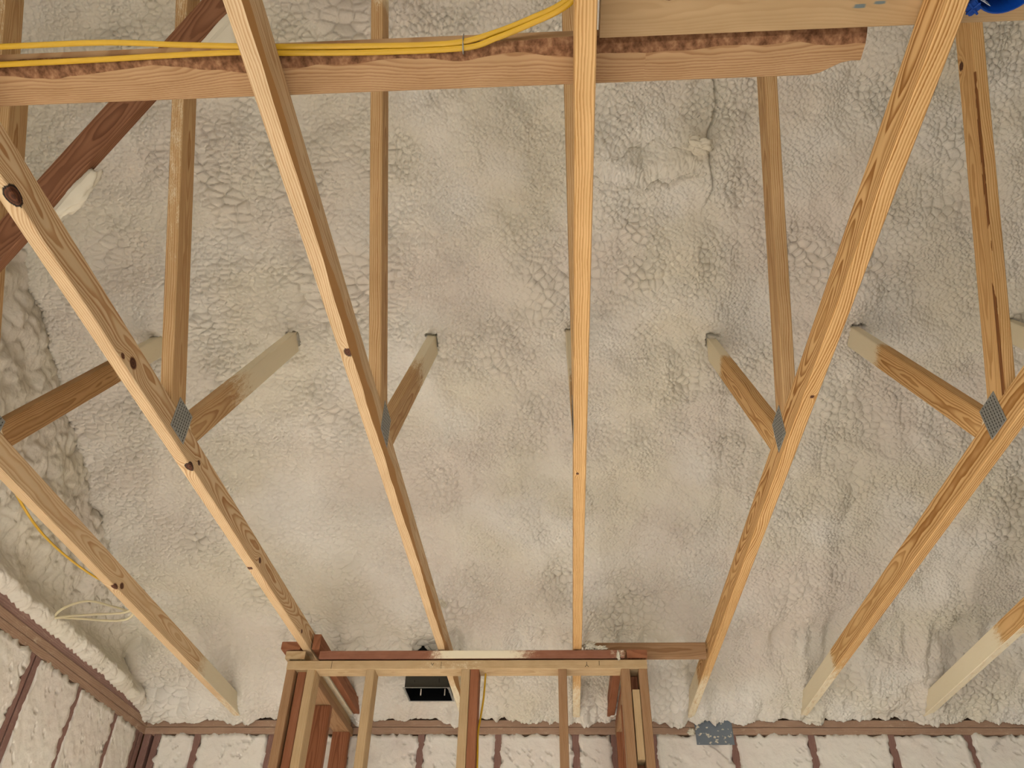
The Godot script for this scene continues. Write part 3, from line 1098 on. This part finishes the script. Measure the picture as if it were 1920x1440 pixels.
func waney_mesh(length: float) -> ArrayMesh:
	# thickness up (y), width along z; wide face down. The +z lower corner is waney; the end at +x is cut to a curve.
	var segs := 160
	var nz := waves(260.0, 71, 3)
	var nz2 := waves(60.0, 72, 2)
	var t := 0.038
	var w := 0.089
	var per := 2 * (w + t)
	var bag := Bag.new()
	var bark := Bag.new()
	var rings := []
	for i in segs + 1:
		var x := length * i / segs
		var wane: float = clampf(0.026 + 0.018 * nz.get_noise_1d(x * 1000.0) + 0.0015 * nz2.get_noise_1d(x * 1000.0), 0.004, 0.045)
		var rise: float = clampf(wane * 0.55, 0.004, 0.024)
		# scallop in the -z edge over the last 10 cm
		var from_end := length - x
		var bite := 0.026 * smoothstep(0.085, 0.02, from_end)
		var z0 := -w / 2 + bite
		rings.append([Vector3(x, t / 2, z0), Vector3(x, -t / 2 + 0.003, z0), Vector3(x, -t / 2, z0 + 0.003), Vector3(x, -t / 2, w / 2 - wane), Vector3(x, -t / 2 + rise * 0.45, w / 2 - wane * 0.4), Vector3(x, -t / 2 + rise, w / 2), Vector3(x, t / 2, w / 2)])
	for i in segs:
		for k in 7:
			var a: Vector3 = rings[i][k]
			var b: Vector3 = rings[i][(k + 1) % 7]
			var c: Vector3 = rings[i + 1][(k + 1) % 7]
			var d: Vector3 = rings[i + 1][k]
			var mid := (a + b) * 0.5
			var u0: float = (a.z + w / 2) / per
			var u1: float = (b.z + w / 2) / per
			var u2: float = (c.z + w / 2) / per
			var u3: float = (d.z + w / 2) / per
			if k == 3 or k == 4:
				bark.quad(a, b, c, d, Vector3(0, mid.y, mid.z), Vector2(a.z * 5.0, a.x * 1.3), Vector2(b.z * 5.0, b.x * 1.3), Vector2(c.z * 5.0, c.x * 1.3), Vector2(d.z * 5.0, d.x * 1.3))
			else:
				bag.quad(a, b, c, d, Vector3(0, mid.y, mid.z), Vector2(u0, a.x / 2.4), Vector2(u1, b.x / 2.4), Vector2(u2, c.x / 2.4), Vector2(u3, d.x / 2.4))
	for side in 2:
		var r: Array = rings[0] if side == 0 else rings[segs]
		for k in range(1, 6):
			bag.tri(r[0], r[k], r[k + 1], Vector3(-1 if side == 0 else 1, 0, 0), Vector2(0.1, 0.1), Vector2(0.12, 0.12), Vector2(0.14, 0.1))
	var m := ArrayMesh.new()
	bag.add_to(m)
	bark.add_to(m)
	return m


# ------------------------------------------------------------------ framed partition in front of the far wall
func partition() -> void:
	var p := thing("partition_frame", "framed closet partition of pale and red studs under a double plate, in front of the far wall", "wall frame", Vector3(0, PL, 0))
	put("top_plate", board(1.592, 0.089, 0.040, {"repeat": 1.6}), wood.pale_plate, p, along_x(Vector3(-1.292, -0.070, 0.9675)))
	put("cap_plate", board(1.36, 0.089, 0.038, {"repeat": 1.6}), wood.red_plate, p, along_x(Vector3(-1.155, -0.0235, 0.9635)))
	var long := board(PL - 0.09, 0.089, 0.038, {"start": 0.0})
	var studs := [[-1.272, 0.0, "amber"], [-1.2285, -0.03, "red"], [-1.180, 0.0, "pale"], [-0.9145, 0.0, "pale"], [-0.492, 0.0, "pale"], [-0.4525, -0.001, "red"], [-0.0685, 0.0, "amber"], [0.205, 0.0, "amber"], [0.280, 0.0, "amber"]]
	var drop := Basis(Vector3.RIGHT, Vector3.BACK, Vector3.DOWN)
	for s in studs:
		put("stud", long, wood[s[2]], p, Transform3D(drop, Vector3(s[0], -0.0905, 0.9665 + s[1])))
	put("spacer_block", board(0.28, 0.089, 0.031, {"start": 0.5}), wood.pale, p, Transform3D(drop, Vector3(0.2435, -0.179, 0.9665)))
	put("spacer_block", board(0.5, 0.089, 0.031, {"start": 0.1}), wood.red, p, Transform3D(drop, Vector3(0.2435, -0.50, 0.93)))
	# the two returns that run back to the far wall
	for s in [[-1.247, "amber", "pale", "red"], [0.256, "amber", "red", "red"]]:
		put("return_plate", board(0.915, 0.089, 0.038, {"start": 0.3}), wood[s[1]], p, flat_along_z(Vector3(s[0], -0.070, 0.005)))
		put("return_plate", board(1.005, 0.089, 0.036, {"start": 0.9}), wood[s[2]], p, flat_along_z(Vector3(s[0] - (0.017 if s[0] < 0 else -0.004), -0.0235, 0.004)))
		var flat := Basis(Vector3.BACK, Vector3.LEFT, Vector3.DOWN)
		for z in [0.076, 0.51, 0.895]:
			put("stud", long, wood[s[3]], p, Transform3D(flat, Vector3(s[0], -0.0905, z)))
	put("side_block", board(1.01, 0.088, 0.036, {"start": 0.3}), wood.red, p, flat_along_z(Vector3(-1.291, 0.0185, 0.002)))
	put("side_block", board(1.01, 0.070, 0.034, {"start": 1.2}), wood.red, p, Transform3D(Basis.IDENTITY, Vector3(-1.176, 0.0355, 0.002)))
	put("side_block", board(0.83, 0.064, 0.040, {"start": 0.7}), wood.red, p, Transform3D(Basis.IDENTITY, Vector3(0.190, 0.033, 0.01)))
	var blk := thing("blocking_board", "short brown blocking board level between the middle truss and the golden-grained truss", "board", Vector3(0.034, PL + 0.0345, 0.888))
	put("plank", board(0.548, 0.067, 0.036, {"start": 0.8}), wood.amber, blk, Transform3D(Basis(Vector3.FORWARD, Vector3.UP, Vector3.RIGHT), Vector3.ZERO))


# ------------------------------------------------------------------ fan housing, boxes, cables, plates, crumbs
func small_things() -> void:
	fan_housing()
	ceiling_box()
	cables()
	# steel plate over a cut in the far wall's top plates
	var np := Image.create(200, 124, false, Image.FORMAT_RGB8)
	var nz := waves(46.0, 91, 5)
	for y in 124:
		for x in 200:
			var q := nz.get_noise_2d(x, y * 1.4)
			var c := Color(0.46, 0.50, 0.53).lerp(Color(0.40, 0.43, 0.46), 0.5 + 0.5 * nz.get_noise_2d(x * 0.2, y * 0.2 + 400.0))
			if q > 0.26:
				c = c.lerp(CREAM, clampf((q - 0.26) * 5.0, 0.0, 0.85))
			np.set_pixel(x, y, c)
	var gm := plain(Color.WHITE, 0.55, 0.2)
	gm.albedo_texture = ImageTexture.create_from_image(np)
	var g := put("nail_plate", box_mesh(Vector3.ZERO, Vector3(0.197, 0.124, 0.0025), 0.0008), gm, self, Transform3D(Basis.IDENTITY, Vector3(0.733, PL - 0.066, 0.004)))
	tag(g, "grey steel protection plate with foam specks across the far wall's top plates", "metal plate")
	# loose crumbs of foam
	crumb(Vector3(0.055, PL + 0.022, 0.985), Vector3(0.028, 0.020, 0.02), 3, "torn yellow foam scrap on the cap plate beside the edge-on middle truss")
	crumb(Vector3(0.105, PL + 0.008, 0.99), Vector3(0.026, 0.012, 0.018), 4, "flat yellow foam scrap at the left end of the blocking board")
	crumb(Vector3(0.178, PL - 0.034, 1.016), Vector3(0.008, 0.018, 0.008), 6, "small white foam drip hanging on the partition plate near its right end")
	crumb(Vector3(0.612, PL - 0.062, 0.006), Vector3(0.020, 0.016, 0.012), 7, "round foam blob just left of the grey steel plate")
	crumb(Vector3(-0.662, PL + 0.37, 0.68), Vector3(0.02, 0.026, 0.016), 8, "yellowish foam nub on the ceiling above the partition")


func crumb(at: Vector3, size: Vector3, sd: int, label: String) -> void:
	var o := put(numbered("foam_scrap"), lump(size, sd, 0.55, 0.5), foam_mat, self, Transform3D(Basis.IDENTITY, at))
	tag(o, label, "foam scrap")


func fan_housing() -> void:
	var h := thing("fan_housing", "open black metal fan housing fixed beside a truss chord behind the partition", "fan housing", Vector3(-0.752, PL + 0.022, 0.34))
	var black := plain(Color(0.075, 0.08, 0.085), 0.35, 0.6)
	var zinc := plain(Color(0.30, 0.30, 0.28), 0.4, 0.75)
	var w := 0.222
	var d := 0.2
	var tall := 0.17
	var th := 0.0015
	var sides := Bag.new()
	for s in [-1.0, 1.0]:
		sides.box(Vector3(s * (w / 2 - th / 2), tall / 2, 0), Vector3(th, tall, d))
	sides.box(Vector3(0, tall, 0), Vector3(w, th, d))
	put("shell", sides.mesh(), black, h)
	# front and rear walls, each with two upright slots cut through
	var front := put("front_panel", box_mesh(Vector3(0, tall / 2, d / 2 - th / 2), Vector3(w, tall, th)), zinc, h)
	for q in [[-0.063, 0.034, 0.010], [0.062, 0.037, 0.022]]:
		put("slot", box_mesh(Vector3(q[0], q[1], d / 2), Vector3(0.0025, q[2], 0.0012)), black, front)
	for s in [-1.0]:
		var b := Bag.new()
		var z: float = s * (d / 2 - th / 2)
		var xs := [-w / 2, -0.063, -0.057, 0.064, 0.070, w / 2]
		for i in range(0, 5, 2):
			b.box(Vector3((xs[i] + xs[i + 1]) / 2, tall / 2, z), Vector3(xs[i + 1] - xs[i], tall, th))
		for i in [1, 3]:
			b.box(Vector3((xs[i] + xs[i + 1]) / 2, 0.014, z), Vector3(xs[i + 1] - xs[i], 0.028, th))
			b.box(Vector3((xs[i] + xs[i + 1]) / 2, 0.1165, z), Vector3(xs[i + 1] - xs[i], 0.107, th))
		put("rear_panel", b.mesh(), black, h)
	var rim := Bag.new()
	for s in [-1.0, 1.0]:
		rim.box(Vector3(s * (w / 2 + 0.003), 0.001, 0), Vector3(0.010, 0.002, d + 0.012))
		rim.box(Vector3(0, 0.001, s * (d / 2 + 0.002)), Vector3(w, 0.002, 0.008))
	put("rim", rim.mesh(), metal_mat, h)
	var clip := Bag.new()
	clip.box(Vector3(0.035, 0.006, d / 2 - 0.006), Vector3(0.028, 0.008, 0.004), 0.001)
	clip.box(Vector3(0.06, 0.006, d / 2 - 0.006), Vector3(0.009, 0.008, 0.005), 0.001)
	put("clip", clip.mesh(), plain(Color(0.8, 0.78, 0.72), 0.5), h)
	var duct := CylinderMesh.new()
	duct.top_radius = 0.05
	duct.bottom_radius = 0.05
	duct.height = 0.08
	put("duct_collar", duct, black, h, Transform3D(Basis.IDENTITY, Vector3(-0.06, tall + 0.04, -0.02)))


func ceiling_box() -> void:
	# round blue box, open downwards, nailed to the golden-grained chord under the pale board
	var o := thing("ceiling_box", "round blue plastic electrical box under the pale board at the top right corner", "electrical box", Vector3(0.681, PL + 0.012, 3.865))
	var blue := plain(Color(0.03, 0.22, 0.52), 0.3, 0.0, 0.5)
	var prof := [Vector2(0.0, 0.052), Vector2(0.046, 0.052), Vector2(0.050, 0.048), Vector2(0.052, 0.0), Vector2(0.0545, 0.0), Vector2(0.0545, 0.004), Vector2(0.0525, 0.006), Vector2(0.0525, 0.050), Vector2(0.048, 0.0545), Vector2(0.0, 0.0545)]
	var st := SurfaceTool.new()
	st.begin(Mesh.PRIMITIVE_TRIANGLES)
	var n := 40
	var b := Bag.new()
	for i in n:
		var a0 := TAU * i / n
		var a1 := TAU * (i + 1) / n
		for k in prof.size() - 1:
			var p: Vector2 = prof[k]
			var q: Vector2 = prof[k + 1]
			var inner := k < 3
			var am := (a0 + a1) / 2
			var out := Vector3(cos(am), 0.3, sin(am)) * (-1.0 if inner else 1.0)
			b.quad(Vector3(p.x * cos(a0), p.y, p.x * sin(a0)), Vector3(p.x * cos(a1), p.y, p.x * sin(a1)), Vector3(q.x * cos(a1), q.y, q.x * sin(a1)), Vector3(q.x * cos(a0), q.y, q.x * sin(a0)), out)
	put("cup", b.mesh(), blue, o)
	var ear := Bag.new()
	ear.box(Vector3(0, 0.008, 0), Vector3(0.026, 0.018, 0.022), 0.003)
	ear.box(Vector3(0, -0.002, 0), Vector3(0.030, 0.003, 0.004), 0.001)
	ear.box(Vector3(0, -0.002, 0), Vector3(0.004, 0.003, 0.026), 0.001)
	put("nailing_ear", ear.mesh(), blue, o, Transform3D(Basis(Vector3.UP, 0.75), Vector3(-0.045, 0.0, -0.043)))
	var tilt := Transform3D(Basis(Vector3.UP, 0.5), Vector3(-0.0225, 0.018, -0.0395))
	var paper := put("paper_label", box_mesh(Vector3.ZERO, Vector3(0.024, 0.016, 0.0006)), plain(Color(0.86, 0.87, 0.86), 0.6), o, tilt)
	for q in [-0.006, 0.006]:
		var ring := TorusMesh.new()
		ring.inner_radius = 0.0014
		ring.outer_radius = 0.0034
		ring.rings = 16
		ring.ring_segments = 6
		put("print", ring, plain(Color(0.06, 0.06, 0.07), 0.6), paper, Transform3D(Basis(Vector3.RIGHT, PI / 2).scaled(Vector3(1, 1, 0.25)), Vector3(q, -0.002, 0.0004)))


func cables() -> void:
	var yellow := plain(Color(0.74, 0.58, 0.06), 0.42, 0.0, 0.5)
	var cream := plain(Color(0.80, 0.76, 0.62), 0.85)
	var a := []
	for q in [[-2.31, 3.80], [-1.75, 3.788], [-1.13, 3.786], [-0.92, 3.785], [-0.77, 3.774], [-0.59, 3.763], [-0.414, 3.757], [-0.313, 3.755], [-0.244, 3.758]]:
		a.append(Vector3(q[0], PL + 0.0955, q[1]))
	for q in [[-0.18, 0.098, 3.772], [-0.11, 0.10, 3.796], [-0.05, 0.102, 3.823], [0.03, 0.11, 3.885], [0.3, 0.12, 4.02]]:
		a.append(Vector3(q[0], PL + q[1], q[2]))
	var c1 := put(numbered("yellow_cable"), tube(a, 0.0058, 0.0035), yellow, self)
	tag(c1, "yellow electrical cable, the upper of two along the reddish board, bending up past its staple", "cable")
	a = []
	for q in [[-2.31, 3.752], [-1.75, 3.748], [-1.146, 3.752], [-0.94, 3.754], [-0.827, 3.756], [-0.681, 3.757], [-0.588, 3.752], [-0.415, 3.746], [-0.244, 3.747]]:
		a.append(Vector3(q[0], PL + 0.0925, q[1]))
	for q in [[-0.18, 0.092, 3.764], [-0.11, 0.096, 3.788], [-0.05, 0.098, 3.815], [0.02, 0.104, 3.868], [0.3, 0.112, 4.0]]:
		a.append(Vector3(q[0], PL + q[1], q[2]))
	var c2 := put(numbered("yellow_cable"), tube(a, 0.0058, 0.0035), yellow, self)
	tag(c2, "yellow electrical cable, the lower of two, lying on the reddish board's bark edge", "cable")
	var st := tube([Vector3(-0.244, PL + 0.112, 3.742), Vector3(-0.244, PL + 0.088, 3.738), Vector3(-0.243, PL + 0.082, 3.752), Vector3(-0.242, PL + 0.090, 3.766), Vector3(-0.242, PL + 0.112, 3.764)], 0.0014, 0.0014, 6)
	tag(put("cable_staple", st, metal_mat, self), "small wire staple holding the yellow cables to the reddish board", "staple")
	# yellow pair hanging down a stud of the partition
	var p := []
	for q in [[-0.408, -0.06, 0.955], [-0.410, -0.12, 0.953], [-0.414, -0.20, 0.955], [-0.424, -0.287, 0.96], [-0.431, -0.352, 0.965], [-0.428, -0.48, 0.97], [-0.428, -0.9, 0.97], [-0.428, -2.7, 0.97]]:
		p.append(Vector3(q[0], PL + q[1], q[2]))
	tag(put(numbered("yellow_cable"), tube(p, 0.0042, 0.0055), yellow, self), "yellow electrical cable hanging down the red stud of the partition", "cable")
	# cable sagging beside the leftmost truss
	p = []
	for q in [[-1.845, 0.10, 2.6], [-1.899, 0.034, 2.222], [-1.924, 0.028, 1.94], [-1.884, 0.034, 1.651], [-1.868, 0.11, 1.47]]:
		p.append(Vector3(q[0], PL + q[1], q[2]))
	tag(put(numbered("yellow_cable"), tube(p, 0.0055, 0.0035), yellow, self), "dull yellow cable sagging along the underside of the leftmost truss chord", "cable")
	# three foam-dusted cables from the gable foam to that truss
	var paths := [
		[[-2.36, 0.075, 1.17], [-2.34, 0.076, 1.189], [-2.28, 0.111, 1.223], [-2.15, 0.12, 1.273], [-2.0, 0.077, 1.306], [-1.885, 0.035, 1.36], [-1.868, 0.09, 1.39], [-1.835, 0.105, 1.41]],
		[[-2.37, 0.080, 1.16], [-2.34, 0.079, 1.182], [-2.25, 0.079, 1.21], [-2.1, 0.056, 1.278], [-1.885, 0.02, 1.39], [-1.866, 0.08, 1.42], [-1.835, 0.102, 1.44]],
		[[-2.37, 0.088, 1.15], [-2.34, 0.089, 1.17], [-2.2, 0.069, 1.204], [-2.05, 0.026, 1.286], [-1.95, 0.012, 1.316], [-1.88, 0.012, 1.36], [-1.864, 0.07, 1.38], [-1.835, 0.10, 1.40]]]
	var says := ["topmost of three foam-dusted cables arching from the left gable foam to the leftmost truss", "middle of three foam-dusted cables, running straight from the left gable foam to the leftmost truss", "lowest of three foam-dusted cables, sagging from the left gable foam to the leftmost truss"]
	for i in 3:
		p = []
		for q in paths[i]:
			p.append(Vector3(q[0], PL + q[1], q[2]))
		tag(put(numbered("dusty_cable"), tube(p, 0.0062, 0.0045), cream, self), says[i], "cable", "foam-dusted cables at the left wall")
